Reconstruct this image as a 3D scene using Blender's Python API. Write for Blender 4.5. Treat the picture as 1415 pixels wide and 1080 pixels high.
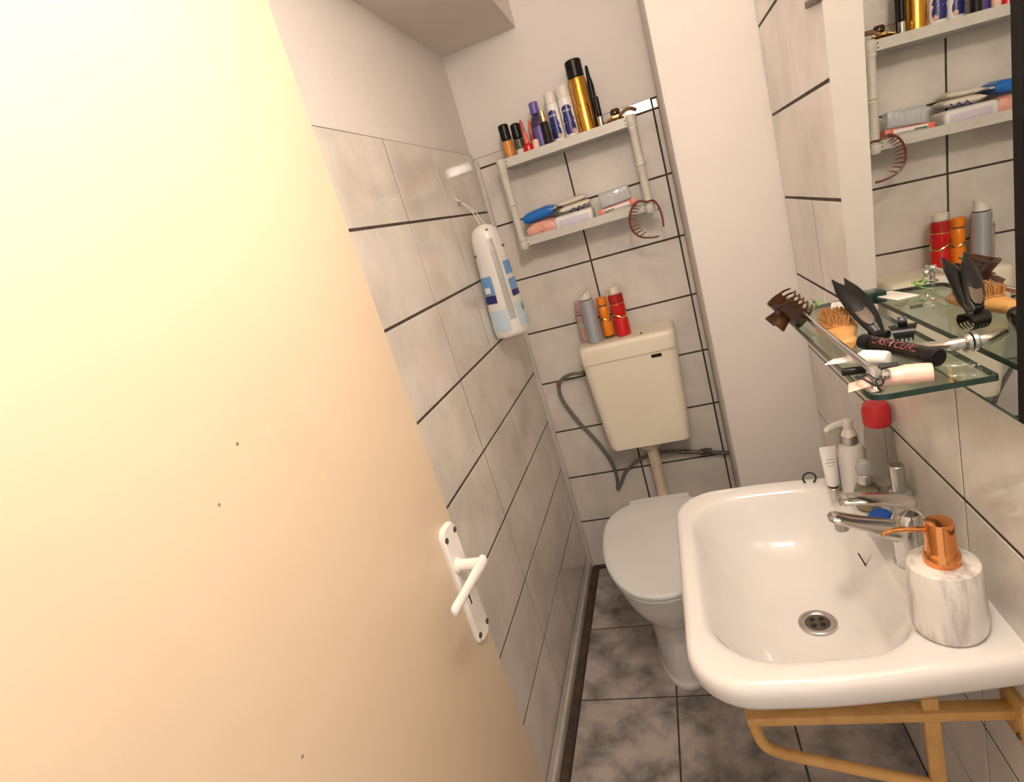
import bpy, bmesh, math, random
from mathutils import Vector, Matrix
random.seed(7)
scene = bpy.context.scene
COL = scene.collection
for o in list(bpy.data.objects): bpy.data.objects.remove(o)

# ------------------------------------------------------------------ camera
PW, PH, FPX = 1415.0, 1080.0, 793.694
CAM_R = Vector((0.93392724, 0.2226888, -0.27962405))
CAM_U = Vector((0.20048687, 0.32131621, 0.92550576))
CAM_F = Vector((-0.29594751, 0.92041599, -0.25543978))
CAM_C = Vector((0.54708528, -2.03874128, 1.37763717))
cd = bpy.data.cameras.new('camera'); cam = bpy.data.objects.new('camera', cd); COL.objects.link(cam)
cam.matrix_world = Matrix(((CAM_R.x, CAM_U.x, -CAM_F.x, CAM_C.x), (CAM_R.y, CAM_U.y, -CAM_F.y, CAM_C.y),
                           (CAM_R.z, CAM_U.z, -CAM_F.z, CAM_C.z), (0, 0, 0, 1)))
cd.sensor_fit = 'HORIZONTAL'; cd.sensor_width = 36.0; cd.lens = FPX / PW * 36.0; cd.clip_start = 0.01
scene.camera = cam
def at(px, py, axis, v):
    """point where the sight line of a photo pixel meets the plane axis=v of a wall, floor or shelf"""
    d = CAM_F + CAM_R * ((px - PW / 2) / FPX) - CAM_U * ((py - PH / 2) / FPX)
    i = 'XYZ'.index(axis)
    return CAM_C + d * ((v - CAM_C[i]) / d[i])

# ------------------------------------------------------------------ light and exposure
scene.view_settings.view_transform = 'Standard'; scene.view_settings.look = 'None'
scene.view_settings.gamma = 1.0; scene.view_settings.exposure = 0.75
scene.view_settings.use_curve_mapping = False
w = bpy.data.worlds.new('hall_light'); scene.world = w; w.use_nodes = True
w.node_tree.nodes['Background'].inputs[0].default_value = (1.0, 0.90, 0.80, 1)   # dim warm hallway beyond the open doorway
w.node_tree.nodes['Background'].inputs[1].default_value = 0.55
LAMP_POS = (0.62, -1.72, 2.00); LAMP_STRENGTH = 80.0; LAMP_COLOR = (1.0, 0.88, 0.76)

# ------------------------------------------------------------------ materials
M = {}
def mat(name, col, rough=0.5, metal=0.0, noise=None, bump=0.0, bscale=200.0, **kw):
    """principled material; noise=(scale, second colour, detail, low, high) blends a world-space cloud into the colour"""
    m = bpy.data.materials.new(name); m.use_nodes = True; nt = m.node_tree; b = nt.nodes['Principled BSDF']
    b.inputs['Base Color'].default_value = (*col, 1); b.inputs['Roughness'].default_value = rough; b.inputs['Metallic'].default_value = metal
    for k, v in kw.items(): b.inputs[k.replace('_', ' ')].default_value = v
    geo = nt.nodes.new('ShaderNodeNewGeometry'); src = geo.outputs['Position']
    if noise:
        n = nt.nodes.new('ShaderNodeTexNoise'); n.inputs['Scale'].default_value = noise[0]; n.inputs['Detail'].default_value = noise[2]
        n.inputs['Roughness'].default_value = 0.6
        r = nt.nodes.new('ShaderNodeValToRGB'); r.color_ramp.elements[0].position = noise[3]; r.color_ramp.elements[1].position = noise[4]
        r.color_ramp.elements[0].color = (*col, 1); r.color_ramp.elements[1].color = (*noise[1], 1)
        nt.links.new(src, n.inputs['Vector']); nt.links.new(n.outputs['Fac'], r.inputs['Fac']); nt.links.new(r.outputs['Color'], b.inputs['Base Color'])
        if len(noise) > 5:                       # stretch along z (veins)
            mp = nt.nodes.new('ShaderNodeMapping'); mp.inputs['Scale'].default_value = noise[5]
            nt.links.new(src, mp.inputs['Vector']); nt.links.new(mp.outputs['Vector'], n.inputs['Vector'])
    if bump:
        n2 = nt.nodes.new('ShaderNodeTexNoise'); n2.inputs['Scale'].default_value = bscale; n2.inputs['Detail'].default_value = 3
        bp = nt.nodes.new('ShaderNodeBump'); bp.inputs['Strength'].default_value = bump; bp.inputs['Distance'].default_value = 0.004
        nt.links.new(src, n2.inputs['Vector']); nt.links.new(n2.outputs['Fac'], bp.inputs['Height']); nt.links.new(bp.outputs['Normal'], b.inputs['Normal'])
    M[name] = m; return m
def clear_mat(name, tint, ior=1.45, rough=0.02):
    """thin clear glass or plastic: see-through with a fresnel gloss"""
    m = bpy.data.materials.new(name); m.use_nodes = True; nt = m.node_tree
    for n in list(nt.nodes): nt.nodes.remove(n)
    out = nt.nodes.new('ShaderNodeOutputMaterial'); mix = nt.nodes.new('ShaderNodeMixShader'); lw = nt.nodes.new('ShaderNodeLayerWeight'); lw.inputs['Blend'].default_value = 0.5
    pw_ = nt.nodes.new('ShaderNodeMath'); pw_.operation = 'POWER'; pw_.inputs[1].default_value = 4.0
    fr = nt.nodes.new('ShaderNodeMath'); fr.operation = 'MULTIPLY_ADD'; fr.inputs[1].default_value = 0.75; fr.inputs[2].default_value = ((ior - 1) / (ior + 1)) ** 2
    nt.links.new(lw.outputs['Facing'], pw_.inputs[0]); nt.links.new(pw_.outputs[0], fr.inputs[0])
    t = nt.nodes.new('ShaderNodeBsdfTransparent'); t.inputs['Color'].default_value = (*tint, 1)
    g = nt.nodes.new('ShaderNodeBsdfGlossy'); g.inputs['Roughness'].default_value = rough
    nt.links.new(fr.outputs[0], mix.inputs[0]); nt.links.new(t.outputs[0], mix.inputs[1]); nt.links.new(g.outputs[0], mix.inputs[2])
    nt.links.new(mix.outputs[0], out.inputs['Surface']); M[name] = m; return m
def milky_mat(name, col, alpha, rough=0.15):
    m = mat(name, col, rough); m.node_tree.nodes['Principled BSDF'].inputs['Alpha'].default_value = alpha; return m

mat('plaster', (0.76, 0.715, 0.68), 0.85, noise=(3, (0.73, 0.685, 0.65), 4, .35, .7), bump=0.25, bscale=60)
mat('plaster_ceiling', (0.76, 0.70, 0.645), 0.9, bump=0.2, bscale=60)
mat('wall_tile', (0.77, 0.72, 0.66), 0.12, noise=(5.5, (0.60, 0.56, 0.515), 7, .40, .70), bump=0.02, bscale=14)
mat('floor_tile', (0.52, 0.465, 0.43), 0.25, noise=(9.0, (0.17, 0.155, 0.15), 8, .40, .66))
mat('grout', (0.05, 0.036, 0.028), 0.9, noise=(30, (0.08, 0.06, 0.047), 3, .4, .6))
mat('brown_strip', (0.10, 0.065, 0.045), 0.7, noise=(25, (0.06, 0.04, 0.03), 3, .4, .6))
mat('sealant', (0.62, 0.585, 0.54), 0.45, noise=(14, (0.52, 0.48, 0.43), 3, .4, .7))
mat('door_paint', (0.68, 0.55, 0.40), 0.38, noise=(4, (0.665, 0.53, 0.385), 3, .4, .7), bump=0.04, bscale=40)
mat('door_mark', (0.30, 0.22, 0.15), 0.8)
mat('door_smudge', (0.72, 0.58, 0.39), 0.5)
mat('white_plastic', (0.80, 0.76, 0.72), 0.3)
mat('dark_screw', (0.07, 0.055, 0.045), 0.5)
mat('hole_black', (0.012, 0.010, 0.010), 0.9)
mat('ceramic', (0.80, 0.775, 0.755), 0.10, noise=(8, (0.79, 0.765, 0.745), 2, .4, .6), Coat_Weight=0.3)
mat('toilet_ceramic', (0.80, 0.77, 0.74), 0.12, noise=(8, (0.79, 0.76, 0.73), 2, .4, .6))
mat('lid_plastic', (0.76, 0.77, 0.76), 0.28, noise=(8, (0.74, 0.75, 0.74), 2, .4, .6))
mat('cistern_plastic', (0.87, 0.80, 0.65), 0.3, noise=(6, (0.85, 0.775, 0.62), 2, .4, .6))
mat('pipe_cream', (0.70, 0.60, 0.45), 0.4, noise=(40, (0.62, 0.50, 0.35), 3, .5, .75))
mat('hose', (0.16, 0.145, 0.135), 0.4, 0.5, noise=(400, (0.32, 0.29, 0.27), 1, .45, .55))
mat('valve_metal', (0.22, 0.19, 0.16), 0.5, 0.6, noise=(90, (0.10, 0.08, 0.07), 3, .4, .6))
mat('rust', (0.35, 0.10, 0.05), 0.8)
mat('chrome', (0.66, 0.65, 0.645), 0.09, 1.0)
mat('steel', (0.55, 0.53, 0.50), 0.28, 1.0)
mat('dark_steel', (0.16, 0.13, 0.11), 0.35, 0.9)
mat('shelf_white', (0.60, 0.585, 0.54), 0.32, noise=(30, (0.55, 0.53, 0.48), 3, .4, .7))
mat('post_white', (0.60, 0.57, 0.50), 0.35, noise=(70, (0.40, 0.33, 0.24), 4, .60, .8))
mat('mirror_glass', (0.86, 0.88, 0.85), 0.0, 1.0)
mat('mirror_edge', (0.03, 0.07, 0.05), 0.2)
mat('black_trim', (0.008, 0.007, 0.007), 0.7, Specular_IOR_Level=0.15)
mat('glass_edge', (0.008, 0.034, 0.025), 0.1)
clear_mat('shelf_glass', (0.84, 0.91, 0.85))
clear_mat('clear_plastic', (0.80, 0.79, 0.77), 1.4, 0.06)
clear_mat('clear_yellow', (0.78, 0.76, 0.62), 1.4, 0.06)
clear_mat('smoky_plastic', (0.38, 0.33, 0.34), 1.45, 0.05)
clear_mat('violet_clear', (0.45, 0.40, 0.62), 1.45, 0.05)
clear_mat('amber_clear', (0.50, 0.24, 0.06), 1.5, 0.04)
milky_mat('milky', (0.66, 0.68, 0.72), 0.55)
milky_mat('milky_warm', (0.62, 0.57, 0.53), 0.75)
milky_mat('pink_clear', (0.66, 0.40, 0.36), 0.8)
mat('marble', (0.80, 0.76, 0.72), 0.22, noise=(24, (0.36, 0.31, 0.30), 6, .47, .70, (1.8, 1.8, 0.32)))
mat('copper', (0.83, 0.34, 0.12), 0.13, 1.0)
mat('bracket_paint', (0.66, 0.38, 0.13), 0.45, noise=(25, (0.50, 0.26, 0.08), 4, .45, .75))
mat('black_plastic', (0.010, 0.009, 0.009), 0.3, Specular_IOR_Level=0.22)
mat('black_matte', (0.02, 0.018, 0.018), 0.6)
mat('compact_inside', (0.10, 0.065, 0.045), 0.35)
mat('orange', (0.62, 0.25, 0.05), 0.35); mat('bright_orange', (0.85, 0.24, 0.01), 0.3)
mat('red', (0.62, 0.012, 0.012), 0.22); mat('dark_red', (0.44, 0.010, 0.012), 0.25)
mat('coral', (0.75, 0.16, 0.10), 0.35); mat('peach', (0.80, 0.42, 0.33), 0.35, noise=(45, (0.72, 0.28, 0.20), 3, .52, .62), bump=0.4, bscale=60)
mat('lip_red', (0.55, 0.09, 0.07), 0.3)
mat('dull_red', (0.24, 0.06, 0.07), 0.4); mat('light_pink', (0.85, 0.56, 0.46), 0.35); mat('white_tube', (0.85, 0.81, 0.80), 0.35)
mat('print_grey', (0.40, 0.37, 0.36), 0.6)
mat('olive', (0.09, 0.075, 0.035), 0.35); mat('off_white', (0.74, 0.69, 0.63), 0.4)
mat('violet', (0.13, 0.09, 0.33), 0.35); mat('navy', (0.020, 0.024, 0.16), 0.3)
mat('blue', (0.01, 0.15, 0.55), 0.3, bump=0.5, bscale=50); mat('sky_blue', (0.17, 0.36, 0.68), 0.35); mat('pale_blue', (0.55, 0.68, 0.78), 0.35)
mat('cap_blue', (0.01, 0.09, 0.50), 0.4)
mat('can_grey', (0.43, 0.45, 0.50), 0.3, 0.35)
mat('gold', (0.72, 0.36, 0.06), 0.24, 0.9); mat('gold_shiny', (0.80, 0.58, 0.20), 0.15, 1.0)
mat('brown_clear', (0.035, 0.014, 0.007), 0.2, noise=(35, (0.085, 0.030, 0.010), 2, .4, .6))
mat('brown_box', (0.22, 0.11, 0.05), 0.4)
mat('comb_brown', (0.17, 0.035, 0.022), 0.25)
mat('wood', (0.62, 0.33, 0.11), 0.4, noise=(60, (0.50, 0.24, 0.07), 4, .4, .7, (1, 1, 4)))
mat('bristle', (0.42, 0.20, 0.06), 0.4); mat('cushion', (0.40, 0.18, 0.06), 0.6)
mat('leaf', (0.14, 0.30, 0.06), 0.5, noise=(90, (0.32, 0.48, 0.14), 2, .45, .6))
mat('paper', (0.82, 0.78, 0.74), 0.7)
mat('red_cap', (0.60, 0.02, 0.03), 0.35)
mat('lilac', (0.60, 0.55, 0.66), 0.4); mat('soft_white', (0.76, 0.73, 0.71), 0.4, bump=0.5, bscale=45)
mat('cream_pack', (0.74, 0.68, 0.58), 0.4, bump=0.9, bscale=40)
mat('green_print', (0.03, 0.16, 0.06), 0.4)
mat('bag_white', (0.80, 0.77, 0.73), 0.28, bump=0.6, bscale=38)
mat('bag_grey', (0.44, 0.43, 0.41), 0.22, bump=0.8, bscale=60)
clear_mat('bag_film', (0.86, 0.85, 0.83), 1.35, 0.1)
mat('string', (0.72, 0.68, 0.62), 0.6)
mat('skin_pink_print', (0.70, 0.45, 0.40), 0.5)
em = mat('lamp_glow', (1, 0.9, 0.8), 0.5)
em.node_tree.nodes['Principled BSDF'].inputs['Emission Color'].default_value = (*LAMP_COLOR, 1)
em.node_tree.nodes['Principled BSDF'].inputs['Emission Strength'].default_value = LAMP_STRENGTH

# ------------------------------------------------------------------ mesh helpers: each returns (verts, faces)
def box(x0, x1, y0, y1, z0, z1):
    v = [(x, y, z) for x in (x0, x1) for y in (y0, y1) for z in (z0, z1)]
    return v, [(0, 1, 3, 2), (4, 6, 7, 5), (0, 4, 5, 1), (2, 3, 7, 6), (0, 2, 6, 4), (1, 5, 7, 3)]
def rbox(x0, x1, y0, y1, z0, z1, r=0.004, seg=2):
    bm = bmesh.new(); v, f = box(x0, x1, y0, y1, z0, z1); vs = [bm.verts.new(p) for p in v]
    for q in f: bm.faces.new([vs[i] for i in q])
    bmesh.ops.bevel(bm, geom=list(bm.edges), offset=r, segments=seg, affect='EDGES', profile=0.5)
    bmesh.ops.recalc_face_normals(bm, faces=bm.faces)
    bm.verts.index_update(); out = [tuple(q.co) for q in bm.verts], [tuple(q.index for q in f.verts) for f in bm.faces]; bm.free(); return out
def join(*gs):
    V, F = [], []
    for v, f in gs:
        n = len(V); V += list(v); F += [tuple(i + n for i in q) for q in f]
    return V, F
def loft(rings, cap=(True, True)):
    n = len(rings[0]); V = [tuple(p) for r in rings for p in r]; F = []
    for i in range(len(rings) - 1):
        for j in range(n): F.append((i * n + j, i * n + (j + 1) % n, (i + 1) * n + (j + 1) % n, (i + 1) * n + j))
    if cap[0]: F.append(tuple(range(n - 1, -1, -1)))
    if cap[1]: F.append(tuple((len(rings) - 1) * n + j for j in range(n)))
    return V, F
def spline(P, k=4):
    """Catmull-Rom through a list of tuples of any length"""
    out = []
    for i in range(len(P) - 1):
        a, b, c, d = P[max(i - 1, 0)], P[i], P[i + 1], P[min(i + 2, len(P) - 1)]
        for s in range(k):
            t = s / k
            out.append(tuple(0.5 * (2 * B + (C - A) * t + (2 * A - 5 * B + 4 * C - D) * t * t + (3 * B - A - 3 * C + D) * t ** 3) for A, B, C, D in zip(a, b, c, d)))
    return out + [tuple(P[-1])]
def sloft(rings, k=4, cap=(True, True)):
    n = len(rings[0]); cols = [spline([r[j] for r in rings], k) for j in range(n)]
    return loft([[cols[j][i] for j in range(n)] for i in range(len(cols[0]))], cap)
def lathe(prof, n=28, c=(0, 0, 0)):
    return loft([[(c[0] + max(r, 1e-5) * math.cos(2 * math.pi * j / n), c[1] + max(r, 1e-5) * math.sin(2 * math.pi * j / n), c[2] + z) for j in range(n)] for r, z in prof])
def tube(P, r, n=12, k=0):
    P = [tuple(p) for p in P]
    if k: P = spline(P, k)
    P = [Vector(p) for p in P]; rr = r if isinstance(r, (list, tuple)) else None; rings = []; up = None
    for i, p in enumerate(P):
        t = (P[min(i + 1, len(P) - 1)] - P[max(i - 1, 0)]).normalized()
        if up is None:
            up = Vector((0, 0, 1)) if abs(t.z) < 0.9 else Vector((1, 0, 0))
        a = (up - t * up.dot(t)).normalized(); b = t.cross(a); up = a
        q = r if rr is None else rr[0] + (rr[-1] - rr[0]) * i / (len(P) - 1) if len(rr) == 2 else rr[min(int(i / max(k, 1)), len(rr) - 1)]
        rings.append([tuple(p + (a * math.cos(2 * math.pi * j / n) + b * math.sin(2 * math.pi * j / n)) * q) for j in range(n)])
    return loft(rings)
def rrect(x0, x1, y0, y1, r, n=7, m=4):
    """rounded rectangle outline, always 4*(n+m) points; r = radius or (x0y0, x1y0, x1y1, x0y1)"""
    r4 = r if isinstance(r, (list, tuple)) else (r,) * 4; out = []
    cs = [(x0, y0, 1, 1, 180), (x1, y0, -1, 1, 270), (x1, y1, -1, -1, 0), (x0, y1, 1, -1, 90)]
    arcs = []
    for (cx, cy, sx, sy, a0), rad in zip(cs, r4):
        arcs.append([(cx + sx * rad + rad * math.cos(math.radians(a0 + 90 * i / (n - 1))), cy + sy * rad + rad * math.sin(math.radians(a0 + 90 * i / (n - 1)))) for i in range(n)])
    for i in range(4):
        out += arcs[i]; a, b = arcs[i][-1], arcs[(i + 1) % 4][0]
        out += [(a[0] + (b[0] - a[0]) * s / (m + 1), a[1] + (b[1] - a[1]) * s / (m + 1)) for s in range(1, m + 1)]
    return out
def prism(poly, d0, d1, axis='Y'):
    mk = {'X': lambda a, b, d: (d, a, b), 'Y': lambda a, b, d: (a, d, b), 'Z': lambda a, b, d: (a, b, d)}[axis]
    return loft([[mk(a, b, d0) for a, b in poly], [mk(a, b, d1) for a, b in poly]])
def xf(g, mtx): return [tuple(mtx @ Vector(p)) for p in g[0]], g[1]
def T(x, y, z): return Matrix.Translation((x, y, z))
def R(a, ax): return Matrix.Rotation(math.radians(a), 4, ax)
def text(s, size, extr=0.0002):
    c = bpy.data.curves.new('t', 'FONT'); c.body = s; c.size = size; c.align_x = 'CENTER'; c.align_y = 'CENTER'; c.extrude = extr
    o = bpy.data.objects.new('t', c); COL.objects.link(o); bpy.context.view_layer.update()
    me = o.evaluated_get(bpy.context.evaluated_depsgraph_get()).to_mesh()
    g = [tuple(v.co) for v in me.vertices], [tuple(p.vertices) for p in me.polygons]
    bpy.data.objects.remove(o); bpy.data.curves.remove(c); return g
def wrap(g, r, ang=-90.0, z=0.0):
    """bend a flat x/y drawing round a vertical cylinder of radius r, facing angle ang"""
    return [((r + p[2]) * math.cos(math.radians(ang) + p[0] / r), (r + p[2]) * math.sin(math.radians(ang) + p[0] / r), z + p[1]) for p in g[0]], g[1]
def wrap_patch(r, ang, outline, z=0.0, n=12):
    """a label on a cylinder: outline(v) -> (half width, offset) for v in 0..1 with z range in outline.z"""
    V, F = [], []; z0, z1 = outline['z']
    for i in range(n + 1):
        v = i / n; hw, off = outline['f'](v)
        for j in range(9):
            a = math.radians(ang) + (off + hw * (j / 4 - 1)) / r
            V.append((r * math.cos(a), r * math.sin(a), z0 + (z1 - z0) * v))
    for i in range(n):
        for j in range(8): F.append((i * 9 + j, i * 9 + j + 1, (i + 1) * 9 + j + 1, (i + 1) * 9 + j))
    return V, F

def obj(name, g, m, parent=None, label=None, sharp=35, loc=None, kind=None):
    me = bpy.data.meshes.new(name); me.from_pydata([tuple(p) for p in g[0]], [], [tuple(f) for f in g[1]]); me.update()
    bm = bmesh.new(); bm.from_mesh(me); bmesh.ops.recalc_face_normals(bm, faces=bm.faces); bm.to_mesh(me); bm.free()
    me.materials.append(M[m]); me.polygons.foreach_set('use_smooth', [True] * len(me.polygons)); me.set_sharp_from_angle(angle=math.radians(sharp))
    o = bpy.data.objects.new(name, me); COL.objects.link(o)
    if parent: o.parent = parent
    if label: o['label'] = label
    if loc: o.location = loc
    if kind: o['kind'] = kind
    return o
def thing(name, label, cat, loc=(0, 0, 0), rot=(0, 0, 0), group=None):
    o = bpy.data.objects.new(name, None); COL.objects.link(o); o.location = loc; o.rotation_euler = [math.radians(a) for a in rot]
    o.empty_display_size = 0.03; o['label'] = label; o['category'] = cat
    if group: o['group'] = group
    return o
def tag(o, label, cat, group=None):
    o['label'] = label; o['category'] = cat
    if group: o['group'] = group
    return o
def struct(name, g, m, label, sharp=35):
    o = obj(name, g, m, None, label, sharp); o['kind'] = 'structure'; return o

# ------------------------------------------------------------------ the room
W = 0.863; CEIL = 2.45; FRONT = -1.99; PIER_X = 0.622; PIER_Y = -0.372
wl = struct('wall_left', box(-0.12, -0.008, -2.11, 0.1, 0, CEIL), 'plaster', 'left wall, plaster above pale grey tiles')
wb = struct('wall_back', box(-0.008, W + 0.12, 0.008, 0.12, 0, CEIL), 'plaster', 'back wall behind the toilet, plaster above pale grey tiles')
wr = struct('wall_right', box(W + 0.008, W + 0.12, -2.11, 0.008, 0, CEIL), 'plaster', 'right wall with grey tiles behind sink and mirror')
struct('wall_front', join(box(-0.008, 0.085, -2.11, FRONT, 0, CEIL), box(0.80, W + 0.008, -2.11, FRONT, 0, CEIL), box(0.085, 0.80, -2.11, FRONT, 2.10, CEIL)), 'plaster', 'front wall around the open doorway')
struct('wall_pier', rbox(PIER_X, W + 0.004, PIER_Y, 0.004, 0, CEIL, 0.006), 'plaster', 'smooth white plastered pier between toilet niche and sink')
struct('ceiling', box(-0.12, W + 0.12, -2.11, 0.12, CEIL, CEIL + 0.08), 'plaster_ceiling', 'plain painted ceiling')
struct('ceiling_soffit', box(-0.008, 0.250, FRONT, 0.008, 1.975, CEIL), 'plaster_ceiling', 'boxed soffit running along the left wall under the ceiling')
fl = struct('floor', box(-0.12, W + 0.12, -2.6, 0.12, -0.08, -0.0012), 'grout', 'floor of grey marbled tiles with dark joints')

TILE = {}
def tile(parent, plane, u0, u1, v0, v1, m, t=0.008, gap=0.0042, c=0.0008):
    gv = 0.0062 if plane != 'floor' else 0.005; gap = 0.005 if plane == 'floor' else gap; gap = 0.0058 if plane == 'back' else gap
    u0 += gap / 2; u1 -= gap / 2; v0 += gv / 2; v1 -= gv / 2
    if u1 - u0 < 0.004 or v1 - v0 < 0.004: return
    key = (plane, round(u1 - u0, 4), round(v1 - v0, 4), m); a, b = (u1 - u0) / 2, (v1 - v0) / 2
    ax = {'left': lambda u, v, n: (n, u, v), 'back': lambda u, v, n: (u, -n, v), 'right': lambda u, v, n: (-n, u, v), 'floor': lambda u, v, n: (u, v, n)}[plane]
    if key not in TILE:
        rings = [[(-a, -b, -t), (a, -b, -t), (a, b, -t), (-a, b, -t)], [(-a, -b, -c), (a, -b, -c), (a, b, -c), (-a, b, -c)], [(-a + c, -b + c, 0), (a - c, -b + c, 0), (a - c, b - c, 0), (-a + c, b - c, 0)]]
        o = obj('tile', loft([[ax(*p) for p in r] for r in rings]), m, parent, sharp=8); TILE[key] = o.data
    else:
        o = bpy.data.objects.new('tile', TILE[key]); COL.objects.link(o); o.parent = parent
    base = {'left': 0.0, 'back': 0.0, 'right': W, 'floor': 0.0}[plane]
    cu, cv = (u0 + u1) / 2, (v0 + v1) / 2; j = random.uniform(-0.0005, 0.0005)
    o.location = {'left': (j, cu, cv), 'back': (cu, j, cv), 'right': (W + j, cu, cv), 'floor': (cu, cv, j * 0.5)}[plane]
    if plane == 'back' and v0 > 1.6: o.rotation_euler = (math.radians(-2.6), 0, 0)          # narrow top row, lean added so it catches a glint of the lamp
def grid(parent, plane, us, vs, m):
    for i in range(len(us) - 1):
        for j in range(len(vs) - 1): tile(parent, plane, us[i], us[i + 1], vs[j], vs[j + 1], m)
# left wall: 30 x 20 cm tiles, joints measured in the photo
yl = [-0.0] + [-0.1125 - 0.302 * i for i in range(-0, 7)]; yl = [y for y in yl if y > FRONT] + [FRONT]
zl = [0.0] + [0.067 + 0.2 * i for i in range(0, 8)] + [1.660]
grid(wl, 'left', yl[::-1], zl, 'wall_tile')
obj('grout_bed', box(-0.0085, -0.0009, FRONT, 0.0, 0, 1.658), 'grout', wl)
xb = [0.0, 0.304, 0.604, PIER_X + 0.002]; zb = [0.0] + [0.011 + 0.2 * i for i in range(1, 9)] + [1.647]
grid(wb, 'back', xb, zb, 'wall_tile')
obj('grout_bed', box(0, PIER_X, 0.0009, 0.0085, 0, 1.645), 'grout', wb)
yr = [FRONT, -1.825, -1.525, -1.225, -0.925, -0.635, PIER_Y]; zr = [0.0] + [0.0655 + 0.2 * i for i in range(0, 11)] + [2.22]
grid(wr, 'right', yr, zr, 'wall_tile')
obj('grout_bed', box(W + 0.0009, W + 0.0085, FRONT, PIER_Y, 0, 2.218), 'grout', wr)
xf_ = [0.036, 0.323, 0.617, W]; yf = [-2.6, -2.485, -2.185, -1.885, -1.585, -1.285, -0.985, -0.684, -0.378, -0.022]
grid(fl, 'floor', xf_, yf, 'floor_tile')
struct('trim_1', lathe([(0.0105, 0.0), (0.0105, 1.640)], 16, (0.004, -0.004, 0)), 'sealant', 'pale sealant bead up the corner of left and back walls')
struct('baseboard_left', rbox(0.0, 0.009, FRONT, -0.004, 0.0, 0.036, 0.002), 'sealant', 'pale narrow skirting along the tiled left wall')
struct('trim_2', join(box(0.009, 0.034, FRONT, -0.0, -0.006, 0.004), box(0.034, PIER_X, -0.020, 0.0, -0.006, 0.004)), 'brown_strip', 'dark brown strip between floor tiles and walls')

# ------------------------------------------------------------------ door (opened against the left wall)
DOOR_ANG = -3.736
door = obj('door_1', rbox(-0.04, 0.0, -0.685, 0.0, 0.012, 1.99, 0.003), 'door_paint'); door['kind'] = 'structure'
door['label'] = 'cream painted flush door standing open along the left wall'
door.location = (0.1588, -1.309, 0); door.rotation_euler = (0, 0, math.radians(DOOR_ANG))
DI = (T(0.1588, -1.309, 0) @ R(DOOR_ANG, 'Z')).inverted()
DN = R(DOOR_ANG, 'Z') @ Vector((1, 0, 0)); DP = Vector((0.1588, -1.309, 0))
def on_door(px, py, off=0.0):
    d = CAM_F + CAM_R * ((px - PW / 2) / FPX) - CAM_U * ((py - PH / 2) / FPX)
    t = ((DP + DN * off) - CAM_C).dot(DN) / d.dot(DN); return DI @ (CAM_C + d * t)
c = on_door(638, 804)
hy, hz = -0.0285, 0.900
pl = obj('handle_plate', xf(sloft([[(0.0, a, b) for a, b in rrect(-.0225, .0225, -.102, .102, .016)], [(0.004, a, b) for a, b in rrect(-.0225, .0225, -.102, .102, .016)], [(0.007, a, b) for a, b in rrect(-.019, .019, -.0985, .0985, .014)]], 1), T(0, hy, hz)), 'white_plastic', door, 'white handle plate with four screws and a keyhole')
for sx in (-1, 1):
    for sz in (-1, 1): obj('screw', xf(lathe([(0.0045, 0), (0.0045, 0.0016), (0.003, 0.002)], 12), T(0.0066, hy + 0.0155 * sx, hz + 0.0845 * sz) @ R(90, 'Y')), 'dark_screw', pl)
k = on_door(648.6, 824, 0.007)
obj('keyhole', join(xf(lathe([(0.004, 0), (0.004, 0.0006)], 12), T(0.0068, k.y, k.z + 0.004) @ R(90, 'Y')), box(0.0068, 0.0074, k.y - 0.0018, k.y + 0.0018, k.z - 0.013, k.z + 0.004)), 'hole_black', pl)
s0 = on_door(633, 781, 0.007); e1 = on_door(653, 776, 0.046); tip = on_door(627, 846, 0.046)
obj('lever_handle', join(xf(lathe([(0.0125, 0.0), (0.0125, 0.003), (0.0095, 0.006), (0.0095, 0.040)], 20), T(0.006, s0.y, s0.z) @ R(90, 'Y')),
    sloft([[(0.046 + rx * math.cos(g), s0.y + (tip.y - s0.y) * f + ex, s0.z + (tip.z - s0.z) * f + rz * math.sin(g)) for g in [2 * math.pi * j / 16 for j in range(16)]] for f, ex, rx, rz in ((0, .0105, .004, .006), (0, .0095, .0065, .0095), (.06, 0, .0065, .0098), (.5, 0, .0055, .0080), (.93, 0, .0055, .0080), (.99, 0, .0045, .0065), (1.0, -.001, .002, .003))], 2)), 'white_plastic', door, 'white lever handle')
for px, py, r in ((328, 613, 2.2), (303, 697, 1.8), (418, 1045, 2.0)):
    q = on_door(px, py); rr = r / FPX * 0.75
    obj('chip', xf(lathe([(rr, 0), (rr * 0.8, 0.0004)], 8), T(q.x, q.y, q.z) @ R(90, 'Y')), 'door_mark', door)
for px, py, r in ((370, 592, 5), (382, 617, 4), (448, 658, 6), (430, 242, 3.5), (372, 600, 3)):
    q = on_door(px, py); rr = r / FPX * 0.7
    obj('smudge', xf(lathe([(rr, 0), (rr * 0.7, 0.0002)], 12), T(q.x, q.y, q.z) @ R(90, 'Y')), 'door_smudge', door)

# ------------------------------------------------------------------ lamp (out of frame, lights the room)
lp = thing('pendant_lamp', 'round opal pendant lamp hanging from the ceiling by the door', 'lamp', LAMP_POS)
obj('globe', lathe([(0.0, -0.075)] + [(0.075 * math.sin(math.radians(a)), -0.075 * math.cos(math.radians(a))) for a in range(15, 170, 15)] + [(0.02, 0.0725)], 24), 'lamp_glow', lp)
obj('stem', tube([(0, 0, 0.070), (0, 0, CEIL - LAMP_POS[2] - 0.02)], 0.006), 'chrome', lp)
obj('canopy', lathe([(0.02, CEIL - LAMP_POS[2] - 0.045), (0.05, CEIL - LAMP_POS[2] - 0.01), (0.05, CEIL - LAMP_POS[2])]), 'white_plastic', lp)

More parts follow.
